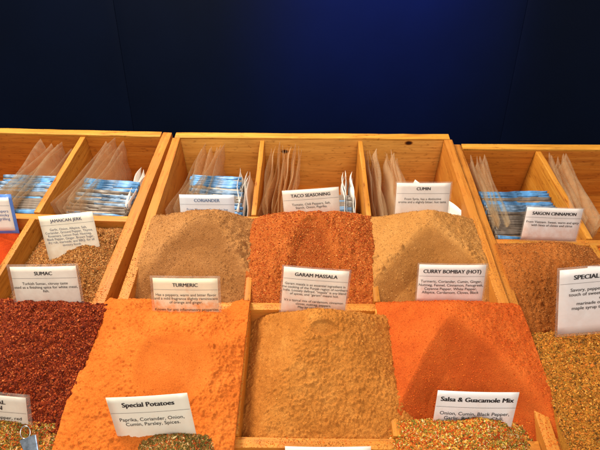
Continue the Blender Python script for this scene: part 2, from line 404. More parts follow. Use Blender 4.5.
# edges = (left, right, front, back): (height at that edge, slope inwards)
# second row
heap('coriander_heap', 'tan ground coriander heap with a shaved hollow front, behind the turmeric card', 'spice heap',
     (-.254, -.0865, .184, .352), ((.002, .55), (-.006, .75), (-.012, .46), (-.004, 1.9)), (-.168, .310, .036, .30, .36), M_COR, 11,
     scoops=((-.163, .304, .029, .66, .8, .016, 0.05),), rough=.0034, rscale=95, slides=.0004, clumps=420, clump_size=(.0012, .0042), clump_zone=(-.135, -.09, .188, .29),
     grains=12000, gsize=(.0004, .0010), palette=P_COR)
heap('taco_seasoning_heap', 'coarse red orange taco seasoning heap in the middle bay of the second row', 'spice heap',
     (-.0955, .0935, .184, .352), ((.000, .55), (.002, .8), (-.018, .48), (-.004, 1.9)), (-.01, .310, .031, .16, .32), M_TAC, 12,
     scoops=((.000, .296, .021, .55, 2.6, .008, 0.0),), rough=.0036, rscale=110, clumps=200, clump_size=(.001, .003), grains=30000, gsize=(.0005, .0012), palette=P_TAC)
heap('cumin_heap', 'light tan ground cumin cone with a darker shaved face, behind the curry card', 'spice heap',
     (.086, .254, .184, .352), ((.002, .42), (.001, .50), (-.012, .46), (-.002, 1.9)), (.170, .322, .082, .62, .42), M_CUM, 13, k=.005,
     scoops=((.172, .326, .056, .74, .85, .019, .08),), rough=.0024, rscale=110, clumps=420, clump_size=(.0010, .0034), clump_zone=(.09, .25, .188, .27),
     grains=9000, gsize=(.0004, .0009), palette=[((.54, .26, .07), 3), ((.38, .16, .04), 2), ((.68, .38, .13), 2)])
heap('jerk_seasoning_heap', 'coarse brown jerk seasoning heap behind the sumac card in the left box', 'spice heap',
     (-.438, -.2885, .183, .341), ((-.034, .5), (.002, .30), (-.036, .60), (-.024, .7)), (-.300, .275, .026, .52, .35), M_JER, 14,
     rough=.0036, rscale=80, dents=((-.345, .232, .014, .012, .007),), clumps=250, clump_size=(.001, .0035), grains=32000, gsize=(.0006, .0015), palette=P_JER, gstretch=1.4, boxM=LB)
heap('paprika_heap', 'smooth bright red spice heap at the far left under the blue bordered card', 'spice heap',
     (-.60, -.448, .183, .341), ((-.02, .3), (-.045, .5), (-.035, .3), (-.02, .3)), (-.52, .27, .020, .2, .2), M_RED, 15, rough=.0020, rscale=80, boxM=LB)
heap('cinnamon_heap', 'reddish brown ground cinnamon heap with a ridge, behind the poultry spice', 'spice heap',
     (.279, .431, .144, .306), ((.004, .30), (-.006, .5), (-.036, .52), (-.010, 1.6)), (.385, .268, .046, .24, .40), M_CIN, 16, k=.005,
     scoops=((.415, .262, .040, .62, .9, .024, -.35),), rough=.0018, rscale=110, slides=.0004, grains=18000, gsize=(.0004, .0011), palette=P_CIN,
     clumps=260, clump_size=(.0007, .0022), clump_zone=(.284, .33, .15, .28), boxM=RB)
heap('chili_heap', 'bright orange chili powder heap at the far right edge', 'spice heap',
     (.438, .60, .146, .306), ((-.012, .45), (-.02, .3), (-.03, .4), (-.012, 1.2)), (.51, .25, .040, .25, .35), M_CHI, 17, rough=.0026, rscale=100, grains=9000, gsize=(.0004, .001), palette=P_TUR, boxM=RB)
# third row
heap('turmeric_heap', 'bright orange turmeric heap with a smooth oval hollow in its middle', 'spice heap',
     (-.279, -.0845, -.080, .188), ((.010, .38), (.006, .7), (-.022, .42), (-.004, 1.1)), (-.185, .118, .050, .30, .20), M_TUR, 21, k=.007,
     dents=((-.160, .150, .085, .060, .020), (-.163, .070, .046, .050, .006)), rough=.0034, rscale=125, ridged=.5, clumps=10000, clump_size=(.0004, .0016), grains=2500, gsize=(.0003, .0008), palette=P_TUR, res=.0008)
heap('garam_masala_heap', 'lumpy golden brown garam masala heap in the centre of the front row', 'spice heap',
     (-.0850, .120, .004, .178), ((-.040, 1.15), (-.012, .80), (-.016, .58), (-.024, 1.8)), (.002, .120, .068, .62, .36), M_GAR, 22, k=.006,
     scoops=((-.026, .100, .050, .56, 1.6, .009, 0.0),), dents=((.012, .112, .018, .009, .0030),), rough=.0026, rscale=170, ridged=.3, clumps=6500, clump_size=(.0004, .0016), clump_zone=(-.085, .116, .004, .178),
     grains=9000, gsize=(.0003, .0009), palette=P_GAR, res=.0008)
heap('curry_heap', 'orange red curry powder heap with a darker shaved face above the salsa card', 'spice heap',
     (.086, .274, .004, .187), ((-.004, .7), (.010, .40), (-.006, .52), (-.004, 1.5)), (.168, .136, .064, .34, .30), M_CUR, 23, k=.005,
     scoops=((.166, .132, .050, .66, .85, .020, 0.04),), rough=.0014, rscale=170, clumps=1500, clump_size=(.0004, .0014), grains=9000, gsize=(.0004, .0009), palette=P_CUR, res=.0009)
heap('sumac_heap', 'coarse dark red sumac heap filling the left front bay', 'spice heap',
     (-.438, -.258, .002, .182), ((-.012, .35), (.012, .30), (.000, .35), (-.006, 1.2)), (-.36, .11, .060, .34, .24), M_SUM, 24,
     rough=.0060, rscale=75, clumps=900, clump_size=(.001, .0035), grains=50000, gsize=(.0007, .0017), palette=P_SUM, boxM=LB)
heap('red_flake_heap', 'dark red flaky spice heap at the far left edge beside the sumac', 'spice heap',
     (-.60, -.447, .002, .172), ((-.012, .35), (-.004, .30), (.000, .35), (-.012, 1.2)), (-.52, .09, .034, .14, .12), M_SUM, 25,
     rough=.0050, rscale=85, grains=14000, gsize=(.0007, .0017), palette=P_SUM, boxM=LB)
heap('poultry_spice_heap', 'coarse golden brown poultry spice heap with yellow grains at lower right', 'spice heap',
     (.270, .600, -.10, .146), ((.014, .22), (-.005, .5), (-.002, .4), (-.010, 1.2)), (.43, .08, .070, .26, .26), M_POU, 26,
     rough=.0070, rscale=60, clumps=900, clump_size=(.001, .004), grains=95000, gsize=(.0007, .0017), palette=P_POU, boxM=RB)
# front row
heap('potato_herb_heap', 'green and brown herb mix heap in front of the potatoes card', 'spice heap',
     (-.262, -.0875, -.18, .004), ((-.034, .55), (-.004, .6), (-.03, .4), (-.004, 2.2)), (-.155, -.012, .038, .45, .25), M_HRB, 31, k=.005,
     rough=.004, rscale=100, grains=30000, gsize=(.0007, .0016), palette=P_HRB, gstretch=1.6, gzone=(-.262, -.0875, -.09, .004))
heap('salsa_mix_heap', 'red, green and gold salsa mix heap in front of its card', 'spice heap',
     (.040, .276, -.18, .022), ((-.042, .80), (-.034, .80), (-.03, .4), (.000, 2.4)), (.162, -.002, .056, .95, .3), M_SAL, 32, k=.005,
     rough=.004, rscale=100, grains=44000, gsize=(.0007, .0016), palette=P_SAL, gstretch=1.4, gzone=(.045, .274, -.10, .022))
heap('chicken_spice_heap', 'mixed green and orange chicken seasoning heap in the bottom left corner', 'spice heap',
     (-.44, -.236, -.18, .016), ((-.004, .4), (-.014, .40), (-.03, .4), (-.004, 2.0)), (-.35, -.024, .034, .22, .2), M_HRB, 33, k=.005,
     rough=.004, rscale=100, grains=38000, gsize=(.0007, .0016), palette=P_HRB+P_SAL, gstretch=1.4, gzone=(-.44, -.240, -.10, .016), boxM=LB)
heap('brown_spice_heap', 'brown spice heap behind the blank card at the bottom centre', 'spice heap',
     (-.0845, .072, -.18, -.03), ((-.02, .3), (-.02, .3), (-.03, .3), (-.03, .5)), (.0, -.09, -.004, .2, .2), M_GAR, 34, rough=.002)

# loose grains and dust crumbs lying on the tops of the boards
def spill(name, label, strips, seed, boxM=None):
    rs = np.random.RandomState(seed); V = []; F = []; C = []
    for (ua, va, ub, vb, wid, top, n, pal) in strips:
        for _ in range(int(n*.7)):
            t = rs.rand(); g = rs.uniform(.0003, .0008)*(1+.8*rs.rand()**6)
            cx = ua+(ub-ua)*t; cy = va+(vb-va)*t; off = np.clip(rs.randn()*.35, -.5, .5)*wid
            if abs(ub-ua) > abs(vb-va): cy += off
            else: cx += off
            c = np.array(pal[rs.randint(len(pal))][0])*(1+rs.uniform(-.2, .2)); k = len(V); a = rs.rand()*6.28
            for j in range(3): V.append((cx+g*math.cos(a+j*2.1)*rs.uniform(.7, 1.3), cy+g*math.sin(a+j*2.1), top-.0001))
            V.append((cx, cy, top+g*.8)); C += [c]*4
            F += [(k, k+1, k+3), (k+1, k+2, k+3), (k+2, k, k+3)]
    me = mesh(name, V, F); me.materials.append(GRAIN)
    at = me.color_attributes.new('grain', 'FLOAT_COLOR', 'POINT'); cc = np.ones((len(V), 4), np.float32); cc[:, :3] = np.array(C); at.data.foreach_set('color', cc.ravel())
    tag(link(name, me, None, None, boxM), label, 'spilled spice', kind='stuff')
spill('spilled_grains', 'scattered spice grains lying on the board tops of the middle box',
      [(-.2575, .34, -.2575, .19, .014, .004, 700, P_COR+P_JER), (-.2575, .19, -.2575, -.03, .014, .004, 700, P_TUR), (.2575, .35, .2575, .18, .014, .004, 700, P_COR+P_CIN),
       (.2575, .18, .2575, -.05, .014, .004, 1100, P_CUR+P_TUR), (-.25, .182, -.09, .182, .011, -.007, 900, P_TUR+P_COR), (-.09, .182, .09, .182, .011, -.007, 900, P_TAC+P_GAR),
       (.09, .182, .25, .182, .011, -.007, 600, P_CUR), (-.25, .350, .25, .350, .011, -.004, 700, P_COR+P_TAC), (-.09, -.001, .09, -.001, .011, -.007, 1300, P_GAR+P_TUR),
       (-.0875, .176, -.087, .006, .008, -.001, 900, P_TUR+P_GAR), (-.25, .45, .25, .45, .001, -.2, 1, P_COR)], 5)
spill('spilled_grains', 'scattered spice grains lying on the board tops of the left box',
      [(-.279, .34, -.279, .18, .016, .003, 700, P_JER+P_TUR), (-.279, .2, -.279, -.03, .016, .003, 500, P_TUR+P_SUM), (-.43, .177, -.29, .177, .011, -.004, 500, P_SUM+P_JER), (-.443, .34, -.443, .18, .009, -.002, 250, P_JER)], 6, LB)
spill('spilled_grains', 'scattered spice grains lying on the board tops of the right box',
      [(.2745, .34, .2745, -.05, .015, .000, 1500, P_CIN+P_POU), (.285, .312, .43, .312, .011, -.006, 500, P_CIN+P_TUR), (.432, .30, .436, .15, .009, -.004, 250, P_CIN)], 7, RB)

# ---------------------------------------------------------------- cards
def text_mesh(body, size, align='CENTER', bold=0.0, space=1.0):
    cu = bpy.data.curves.new('t', 'FONT'); cu.body = body; cu.size = size; cu.align_x = align; cu.align_y = 'TOP'
    cu.space_line = space; cu.resolution_u = 3; cu.extrude = .00006
    ob = bpy.data.objects.new('t', cu); COL.objects.link(ob)
    bpy.context.view_layer.update()
    me = bpy.data.meshes.new_from_object(ob.evaluated_get(bpy.context.evaluated_depsgraph_get()))
    bpy.data.objects.remove(ob); bpy.data.curves.remove(cu)
    me.materials.clear()
    if bold:
        n = len(me.vertices); co_ = [v.co.copy() for v in me.vertices]; fs = [tuple(p.vertices) for p in me.polygons]
        V = []; F = []
        for k, dx in enumerate((-bold, 0, bold)):
            V += [(c.x+dx, c.y+(k-1)*bold*.25, c.z+k*.00003) for c in co_]; F += [tuple(i+k*n for i in f) for f in fs]
        me = mesh('title', V, F)
    return me
INK = plain('black_ink', (.02, .02, .025), .5)
INKB = plain('blue_ink', (.05, .09, .28), .5)
SLEEVE = film('laminate_sleeve', (.70, .62, .55), .13, .15)
def paper(name, dust, h, amount=1.0, tint=(.86, .84, .79)):
    m, nt, b = newmat(name); L = nt.links
    c = coords(nt); n = N(nt, 'ShaderNodeTexNoise', Scale=70.0, Detail=6.0, Roughness=.65); L.new(c, n.inputs['Vector'])
    tc = nt.nodes.new('ShaderNodeTexCoord'); sx = nt.nodes.new('ShaderNodeSeparateXYZ'); L.new(tc.outputs['Object'], sx.inputs[0])
    # spice dust clings where the card stands in the heap
    ma = nt.nodes.new('ShaderNodeMath'); ma.operation = 'MULTIPLY_ADD'; L.new(sx.outputs['Y'], ma.inputs[0]); ma.inputs[1].default_value = -1/h*.8; ma.inputs[2].default_value = -.50
    ad = nt.nodes.new('ShaderNodeMath'); ad.operation = 'ADD'; L.new(ma.outputs[0], ad.inputs[0]); L.new(n.outputs[0], ad.inputs[1])
    rr = ramp(nt, [(.34, (0, 0, 0)), (.80, (.55*amount,)*3)], ad.outputs[0])
    n2 = N(nt, 'ShaderNodeTexNoise', Scale=28.0, Detail=5.0, Roughness=.6); L.new(c, n2.inputs['Vector'])
    r2 = ramp(nt, [(.60, (0, 0, 0)), (.78, (.30*amount,)*3)], n2.outputs[0])
    col = mixc(nt, tint, dust, rr.outputs[0]); col = mixc(nt, col, dust, r2.outputs[0])
    L.new(col, b.inputs['Base Color']); b.inputs['Roughness'].default_value = .35
    return m
def card(label, title, lines, tl, tr, v0, phi, dust, amount=1.0, H=.062, tsize=.0062, bsize=.0046, lsp=1.0, ty=.0062, ry=.0170, by=.0225, ink=None,
         sleeve=.0022, tint=(.90, .87, .79), align='CENTER', name='spice_card', w0=0.0, border=None, bend=.0012, tb=.00020):
    ph = R(phi); e = np.array([0, math.cos(ph), math.sin(ph)]); n = np.array([0, -math.sin(ph), math.cos(ph)])
    A = on_plane(*tl, (0, v0, w0), n); B = on_plane(*tr, (0, v0, w0), n)
    W = np.linalg.norm(B-A); x = (B-A)/W; z = n; y = np.cross(z, x)
    print('CARD %-28s W=%.3f topv=%.3f topw=%.3f' % (title[:20].replace('\n', ' '), W, A[1], A[2]))
    mm = Matrix.Identity(4); mid = (A+B)/2
    for i in range(3):
        mm[i][0] = x[i]; mm[i][1] = y[i]; mm[i][2] = z[i]; mm[i][3] = mid[i]
    root = empty(name, mm, label=label, cat='price card' if not title else 'spice card', group='printed spice cards')
    s = W/.094
    def sheet(w, h, t, dz, yoff=0.0, nx=8, ny=8):
        V = []; F = []
        for side in (0, 1):
            for j in range(ny+1):
                for i in range(nx+1):
                    X = -w/2+w*i/nx; Y = yoff-h*j/ny
                    V.append((X, Y, bend*(1-(2*X/w)**2)+dz-side*t))
        o = (nx+1)*(ny+1)
        for j in range(ny):
            for i in range(nx):
                a = j*(nx+1)+i; q = (a, a+nx+1, a+nx+2, a+1)
                F.append(q); F.append(tuple(o+k for k in reversed(q)))
        rim = [i for i in range(nx+1)] + [j*(nx+1)+nx for j in range(1, ny+1)] + [ny*(nx+1)+i for i in range(nx-1, -1, -1)] + [j*(nx+1) for j in range(ny-1, 0, -1)]
        for k in range(len(rim)):
            a, b = rim[k], rim[(k+1) % len(rim)]; F.append((a, b, o+b, o+a))
        return mesh('sheet', V, F, True)
    link('paper', sheet(W, H, .0005, 0), paper('card_paper', dust, H, amount, tint), root)
    if border:
        link('border', sheet(W+.010, H+.01, .0004, -.0008, .005), border, root)
    if sleeve:
        link('sleeve', sheet(W+2*sleeve, H+2*sleeve, .0014, .0006, sleeve), SLEEVE, root)
    def curve(me, dz=.0010):
        for v in me.vertices: v.co.z += bend*(1-(2*v.co.x/W)**2)+dz+.0002
        return me
    def put(nm, me, X, Y, mat):
        me.transform(Matrix.Translation((X, Y, 0))); curve(me, .0006 if sleeve else .0002); return link(nm, me, mat, root)
    if title: put('title', text_mesh(title, tsize*s*1.25, bold=tb), 0, -ty*s, ink or INK)
    if title or lines:
        nseg = 10; V = []; F = []
        for i in range(nseg+1):
            X = -W/2+.0006+(W-.0012)*i/nseg; V += [(X, -ry*s, 0), (X, -ry*s-.0004, 0)]
        for i in range(nseg): F.append((2*i, 2*i+1, 2*i+3, 2*i+2))
        me = mesh('rule', V, F); curve(me, .0007 if sleeve else .0003)
        link('rule_line', me, plain('rule_grey', (.16, .16, .17), .6), root)
    if lines:
        X = 0 if align == 'CENTER' else W/2-.004
        put('description', text_mesh('\n'.join(lines), bsize*s*1.25, align, space=lsp), X, -by*s, ink or INK)
    return root

D_TUR = (.80, .30, .04); D_CUR = (.70, .20, .05); D_BRN = (.55, .30, .12); D_SUM = (.45, .12, .05); D_TAC = (.60, .20, .05)
card('cream card reading JAMAICAN JERK, tilted in the brown jerk seasoning', 'JAMAICAN JERK',
     ['Garlic, Onion, Allspice, Salt,', 'Coriander, Ground Pepper, Thyme,', 'Rosemary, Lemon Peel, Nutmeg,', 'Black Pepper, Ginger, Brown Sugar,', 'dry rub, marinade, and BBQ, for all', 'savoury foods'],
     (38, 216.5), (92, 211.5), .270, 62, D_BRN, .7, H=.075, sleeve=0, tint=(.86, .82, .68), ink=plain('faded_ink', (.12, .12, .17), .5))
card('laminated card reading SUMAC, standing behind the dark red heap', 'SUMAC',
     ['Turkish Sumac, citrusy taste', 'used as a finishing spice for white meat,', 'fish.'], (9.5, 267), (75.5, 266), .178, 62, D_SUM, .45, H=.060, sleeve=.0036)
card('orange dusted laminated card reading TURMERIC', 'TURMERIC',
     ['Has a peppery, warm and bitter flavor', 'and a mild fragrance slightly reminiscent', 'of orange and ginger.', '', 'Known for anti inflammatory properties'],
     (152.5, 278), (217.5, 278.5), .156, 60, D_TUR, 2.4, H=.060, sleeve=.0034, tint=(.86, .80, .60))
card('bluish white card reading CORIANDER, in front of the blue packets', 'CORIANDER',
     ['From Morocco, Coriander has', 'a spicy, nutty, floral and', 'citrus flavor.'], (179, 194.5), (234, 195), .3425, 66, D_BRN, .5, H=.052, sleeve=0, tint=(.74, .80, .88), ink=plain('blue_grey_ink', (.10, .16, .30), .5), by=.0235)
card('white card reading TACO SEASONING behind the red orange heap', 'TACO SEASONING',
     ['Tomato, Chili Peppers, Salt,', 'Starch, Onion, Paprika.'], (282, 191), (338.5, 187), .3425, 66, D_TAC, .6, H=.052, sleeve=.0008)
card('white laminated card reading GARAM MASSALA, standing above the lumpy brown heap', 'GARAM MASSALA',
     ['Garam masala is an essential ingredient in', 'the cooking of the Punjab region of northern', 'India. Loosely defined, "masala" is any blend', 'of spices, and "garam" means hot.', '', "It's a typical mix of cardamom, cinnamon", 'cloves, nutmeg, peppers.', 'May be used in soups'],
     (284, 266.5), (349.5, 271.5), .166, 64, D_CUR, .9, H=.070, sleeve=.0024, bsize=.0042)
card('white card reading CURRY BOMBAY (HOT) behind the orange red heap', 'CURRY BOMBAY (HOT)',
     ['Turmeric, Coriander, Cumin, Ginger,', 'Nutmeg, Fennel, Cinnamon, Fenugreek,', 'Cayenne Pepper, White Pepper,', 'Allspice, Cardamom, Cloves, Black'],
     (419.5, 264.5), (486.5, 265), .180, 64, D_CUR, .5, H=.055, sleeve=.0022, tint=(.84, .82, .82), by=.0225)
card('white card reading CUMIN at the top of the tan heap', 'CUMIN',
     ['From Syria, has a distinctive', 'aroma and a slightly bitter, hot taste.'], (397, 183), (451, 183), .3425, 66, D_BRN, .4, H=.055, sleeve=.0022, tint=(.84, .82, .80), ry=.0185, by=.026)
card('white card reading SAIGON CINNAMON in the right box', 'SAIGON CINNAMON',
     ['From Vietnam. Sweet, warm and spicy', 'with hints of cloves and citrus'], (527.5, 207), (583.5, 209), .305, 66, D_TAC, .9, H=.052, sleeve=.0018, tint=(.82, .81, .84))
card('white card reading SPECIAL POULTRY at the right edge', 'SPECIAL POULTRY',
     ['Savory, peppery, sweet with a', 'touch of sweetness, Use as rub', 'or', 'marinade or mix it with', 'maple syrup to glaze a roast'],
     (560, 270.5), (646, 262), .108, 62, D_CUR, .3, H=.085, sleeve=.0030, tint=(.80, .80, .84), tb=.00026)
card('blank pale card behind the poultry card at the right edge', '', [], (588, 266.5), (650, 264), .128, 64, D_CUR, .1, H=.07, sleeve=0, tint=(.70, .74, .86))
card('cream card reading Special Potatoes above the herb mix', 'Special Potatoes',
     ['Paprika, Coriander, Onion,', 'Cumin, Parsley, Spices.'], (105.5, 398), (187, 393), -.008, 68, D_TUR, .35, H=.062, sleeve=0, tint=(.88, .84, .72), tsize=.0074, bsize=.0056, ty=.0068, ry=.0225, by=.0295, tb=.00032)
card('white card reading Salsa & Guacamole Mix, pushed into the salsa heap', 'Salsa & Guacamole Mix',
     ['Onion, Cumin, Black Pepper,', 'Garlic, Bell Pepper, Chili,', 'Tomato, Salt'], (438, 390.5), (519.5, 392.5), .006, 68, D_CUR, .8, H=.062, sleeve=0, tint=(.86, .83, .83), tsize=.0072, bsize=.0056, ty=.0072, ry=.0225, by=.0290, tb=.00032)
card('laminated card reading MONTREAL CHICKEN in the bottom left corner', 'MONTREAL\nCHICKEN',
     ['Onion, salt, black pepper, red', 'pepper, garlic, coarse salt'], (-54, 389), (25.5, 398), .003, 68, D_BRN, .3, H=.062, sleeve=.0045, tint=(.86, .83, .74), ry=.024, by=.030, tsize=.0070, bsize=.0054, ty=.0050)
card('cropped white card in a blue border at the far left', '', ['made from peppers', 'mild and smoky', 'for grilling'], (-44, 197.5), (8, 197.5), .330, 66, D_TAC, .2, H=.055, sleeve=0, ink=INKB, align='RIGHT',
     border=film('blue_border', (.12, .28, .80), .95, .2), by=.022, bsize=.006, ry=.015)
card('blank white card just showing at the bottom centre', '', [], (285, 446.5), (371, 446.5), -.022, 62, D_GAR if False else D_BRN, .1, H=.06, sleeve=0)

# ---------------------------------------------------------------- bags, envelopes, packets
BAG = film('tan_cellophane', (.84, .66, .42), .10, .3, .42)
BAG2 = film('clear_cellophane', (.86, .70, .48), .10, .25, .42)
PAPER = plain('white_paper', (.80, .77, .74), .6, var=.08)
def sheaf_mesh(w, h, puff, curl, seed, nx=12, nz=12, th=.0):
    """flat bag in the v-w plane: two films joined at the rim, gently curled"""
    rr = random.Random(seed); ph1, ph2 = rr.uniform(0, 6), rr.uniform(0, 6)
    V = []; F = []
    for side in (1, -1):
        for j in range(nz+1):
            for i in range(nx+1):
                s, t = i/nx, j/nz
                y = -w+w*s; z = -h+h*t - .006*math.sin(s*3.1+ph1)*t
                x = curl*math.sin(t*2.6+ph1)*(.4+s) + .0018*math.sin(s*9+t*5+ph2) + .0016*math.sin(t*13+ph1+s*3)
                e = (4*s*(1-s)*4*t*(1-t))**.5
                V.append((x+side*(puff*e+.00012), y, z))
    o = (nx+1)*(nz+1)
    for j in range(nz):
        for i in range(nx):
            a = j*(nx+1)+i; q = (a, a+1, a+nx+2, a+nx+1)
            F.append(q); F.append(tuple(o+k for k in reversed(q)))
    rim = list(range(nx+1)) + [j*(nx+1)+nx for j in range(1, nz+1)] + [nz*(nx+1)+i for i in range(nx-1, -1, -1)] + [j*(nx+1) for j in range(nz-1, 0, -1)]
    for k in range(len(rim)):
        a, b = rim[k], rim[(k+1) % len(rim)]; F.append((b, a, o+a, o+b))
    return mesh('bag', V, F, True)
BAGS = [sheaf_mesh(.178, .105, .0007, .0028, s, nx=20) for s in range(6)]
for b_ in BAGS: b_.materials.append(BAG)
BAGSF = [sheaf_mesh(.178, .105, .0006, .0012, 20+s_, nx=20) for s_ in range(6)]
for b_ in BAGSF: b_.materials.append(film('pale_cellophane', (.84, .66, .44), .15, .3, .35))
BAGSC = [m_.copy() for m_ in BAGS]
for b_ in BAGSC: b_.materials.clear(); b_.materials.append(BAG2)
ENV = [sheaf_mesh(.11, .105, .0006, .0035, 40+s) for s in range(3)]
for b_ in ENV: b_.materials.append(PAPER)
def sheaf(name, label, cat, group, meshes, n, u, v, w, du, lean, yaw=0.0, spread=.25, dv=.0, seed=0, M0=None):
    rr = random.Random(seed)
    for k in range(n):
        me = meshes[(k+seed) % len(meshes)]
        L = Matrix.Translation((u+du*k, v+dv*k+rr.uniform(-.006, .004), w+rr.uniform(-.012, .004))) @ Matrix.Rotation(R(yaw+rr.uniform(-3, 3)), 4, 'Z') @ Matrix.Rotation(R(lean+spread*k+rr.uniform(-1.2, 1.2)), 4, 'Y') @ Matrix.Rotation(R(rr.uniform(-5, 5)), 4, 'X')
        if M0: L = M0 @ L
        o = link(name, me, None, None, L)
        tag(o, label, cat, group)
sheaf('cellophane_bag', 'tan see-through bag in the sheaf above the blue packets at the far left', 'bag', 'bags in the far left bay', BAGSF, 6, -.515, .558, -.006, .0095, 2, -9, .8, seed=1, M0=LB)
sheaf('cellophane_bag', 'tan see-through bag in the sheaf left of the packets behind the jerk card', 'bag', 'bags in the bay behind the jerk card', BAGSF, 6, -.398, .556, -.005, .0080, 2, -9, .8, seed=2, M0=LB)
sheaf('cellophane_bag', 'tan see-through bag in the sheaf behind the coriander card', 'bag', 'bags in the bay behind the coriander card', BAGSF, 9, -.214, .555, -.006, .0062, 2, -8, .6, seed=3)
sheaf('cellophane_bag', 'tan see-through bag in the sheaf left of the taco seasoning card', 'bag', 'bags in the bay behind the taco card', BAGS, 12, -.074, .555, -.007, .0050, 2, -4, .4, seed=4)
sheaf('cellophane_bag', 'tan see-through bag in the sheaf left of the cumin card', 'bag', 'bags in the bay behind the cumin card', BAGSC, 7, .102, .552, -.012, .0036, -4, 0, 1.2, seed=5)
sheaf('cellophane_bag', 'tan see-through bag just left of the cumin card, in the second small sheaf', 'bag', 'second sheaf beside the cumin card', BAGSC, 7, .138, .545, -.014, .0036, -2, 0, 1.2, seed=6)
sheaf('cellophane_bag', 'tan see-through bag in the sheaf left of the packets in the right box', 'bag', 'bags beside the right box packets', BAGSC, 10, .288, .540, -.010, .0044, -3, -3, .9, seed=7, M0=RB)
sheaf('cellophane_bag', 'tan see-through bag in the sheaf at the far right edge', 'bag', 'bags at the far right', BAGSC, 10, .444, .538, -.008, .0042, -4, -4, 1.0, seed=8, M0=RB)
sheaf('paper_envelope', 'white paper envelope beside the divider in the far left bay', 'envelope', 'envelopes in the far left bay', ENV, 2, -.460, .500, -.026, .005, 2, 0, 2, seed=11, M0=LB)
sheaf('paper_envelope', 'white paper envelope right of the packets behind the jerk card', 'envelope', 'envelopes behind the jerk card', ENV, 4, -.314, .510, -.028, .005, 1, 0, 2, seed=12, M0=LB)
sheaf('paper_envelope', 'white paper envelope right of the packets behind the coriander card', 'envelope', 'envelopes behind the coriander card', ENV, 4, -.126, .500, -.020, .0055, -3, 0, 1, seed=13)
sheaf('paper_envelope', 'white paper envelope right of the packets behind the taco card', 'envelope', 'envelopes behind the taco card', ENV, 5, .056, .500, -.026, .0055, -6, 0, 2, seed=14)
sheaf('paper_envelope', 'crumpled white envelope behind the cumin card', 'envelope', 'envelopes behind the cumin card', ENV, 3, .172, .470, -.020, .014, 8, 30, 6, seed=15)
sheaf('cellophane_bag', 'small clear bag right of the cumin card beside the box side', 'bag', 'clear bags right of the cumin card', BAGSC, 3, .222, .450, -.040, .007, 8, 10, 4, seed=16)

def pouch_mesh(w, h, t, seed, nx=14, nz=8):
    rr = random.Random(seed); p = rr.uniform(0, 6)
    V = []; F = []
    for side in (1, -1):
        for j in range(nz+1):
            for i in range(nx+1):
                s, q = i/nx, j/nz
                e = (max(0, 4*s*(1-s))**.4)*(max(0, 4*q*(1-q))**.5)
                V.append((-w/2+w*s, -side*(t*e*(1+.25*math.sin(s*11+p)*math.sin(q*7+p))+.0002)+.0015*math.sin(s*4+p), -h+h*q))
    o = (nx+1)*(nz+1)
    for j in range(nz):
        for i in range(nx):
            a = j*(nx+1)+i; q = (a, a+1, a+nx+2, a+nx+1)
            F.append(q); F.append(tuple(o+k for k in reversed(q)))
    rim = list(range(nx+1)) + [j*(nx+1)+nx for j in range(1, nz+1)] + [nz*(nx+1)+i for i in range(nx-1, -1, -1)] + [j*(nx+1) for j in range(nz-1, 0, -1)]
    for k in range(len(rim)):
        a, b = rim[k], rim[(k+1) % len(rim)]; F.append((b, a, o+a, o+b))
    return mesh('pouch', V, F, True)
def strip_mesh(w, h, seed, nx=24, nz=3):
    """heat sealed header of a packet: a thin wavy film strip with a little thickness"""
    rr = random.Random(seed); p = rr.uniform(0, 6); V = []; F = []
    for side in (1, -1):
        for j in range(nz+1):
            for i in range(nx+1):
                s, q = i/nx, j/nz
                V.append((-w/2+w*s, -side*.0003+.0015*math.sin(s*4+p)+q*(.003+.0022*math.sin(s*9+p)+.001*math.sin(s*23+p)), h*q))
    o = (nx+1)*(nz+1)
    for j in range(nz):
        for i in range(nx):
            a = j*(nx+1)+i; q = (a, a+1, a+nx+2, a+nx+1)
            F.append(q); F.append(tuple(o+k for k in reversed(q)))
    rim = list(range(nx+1)) + [j*(nx+1)+nx for j in range(1, nz+1)] + [nz*(nx+1)+i for i in range(nx-1, -1, -1)] + [j*(nx+1) for j in range(nz-1, 0, -1)]
    for k in range(len(rim)):
        a, b = rim[k], rim[(k+1) % len(rim)]; F.append((b, a, o+a, o+b))
    return mesh('header', V, F, True)
BLUE = plain('blue_film', (.06, .20, .44), .42, var=.8, scale=60)
BLUEP = plain('pale_blue_film', (.11, .19, .31), .42, var=.8, scale=80)
GREYF = plain('grey_film', (.14, .11, .09), .42, var=.5, scale=80)
POUCH = plain('filled_pouch', (.24, .16, .10), .4, var=.6, scale=45)
POUCHG = plain('grey_filled_pouch', (.24, .22, .20), .4, var=.6, scale=45)
def packets(label, group, n, u, v, w, dv, dw, du, width, lean, yaw, heads, body, seed, M0=None, hh=.0055):
    proto = []
    for k in range(3):
        r = empty('spice_packet')
        bm_ = pouch_mesh(width, .075, .0034, seed+k); link('pouch', bm_, body, r)
        hm = strip_mesh(width, hh, seed+k); hm.materials.append(heads[k % len(heads)]); link('header', hm, None, r)
        proto.append(r)
    rr = random.Random(seed)
    for k in range(n):
        o = proto[k] if k < 3 else copy_tree(proto[(2 if k < n*.55 else 1 if k < n*.7 else 0) if rr.random() < .75 else rr.randrange(3)])
        L = Matrix.Translation((u+du*k+rr.uniform(-.003, .003), v+dv*k, w+dw*k+rr.uniform(-.002, .002))) @ Matrix.Rotation(R(yaw+rr.uniform(-1.5, 1.5)), 4, 'Z') @ Matrix.Rotation(R(rr.uniform(-1.5, 1.5)), 4, 'Y') @ Matrix.Rotation(R(-lean+rr.uniform(-4, 4)), 4, 'X')
        o.matrix_world = TM @ (M0 @ L if M0 else L)
        tag(o, label, 'packet', group)
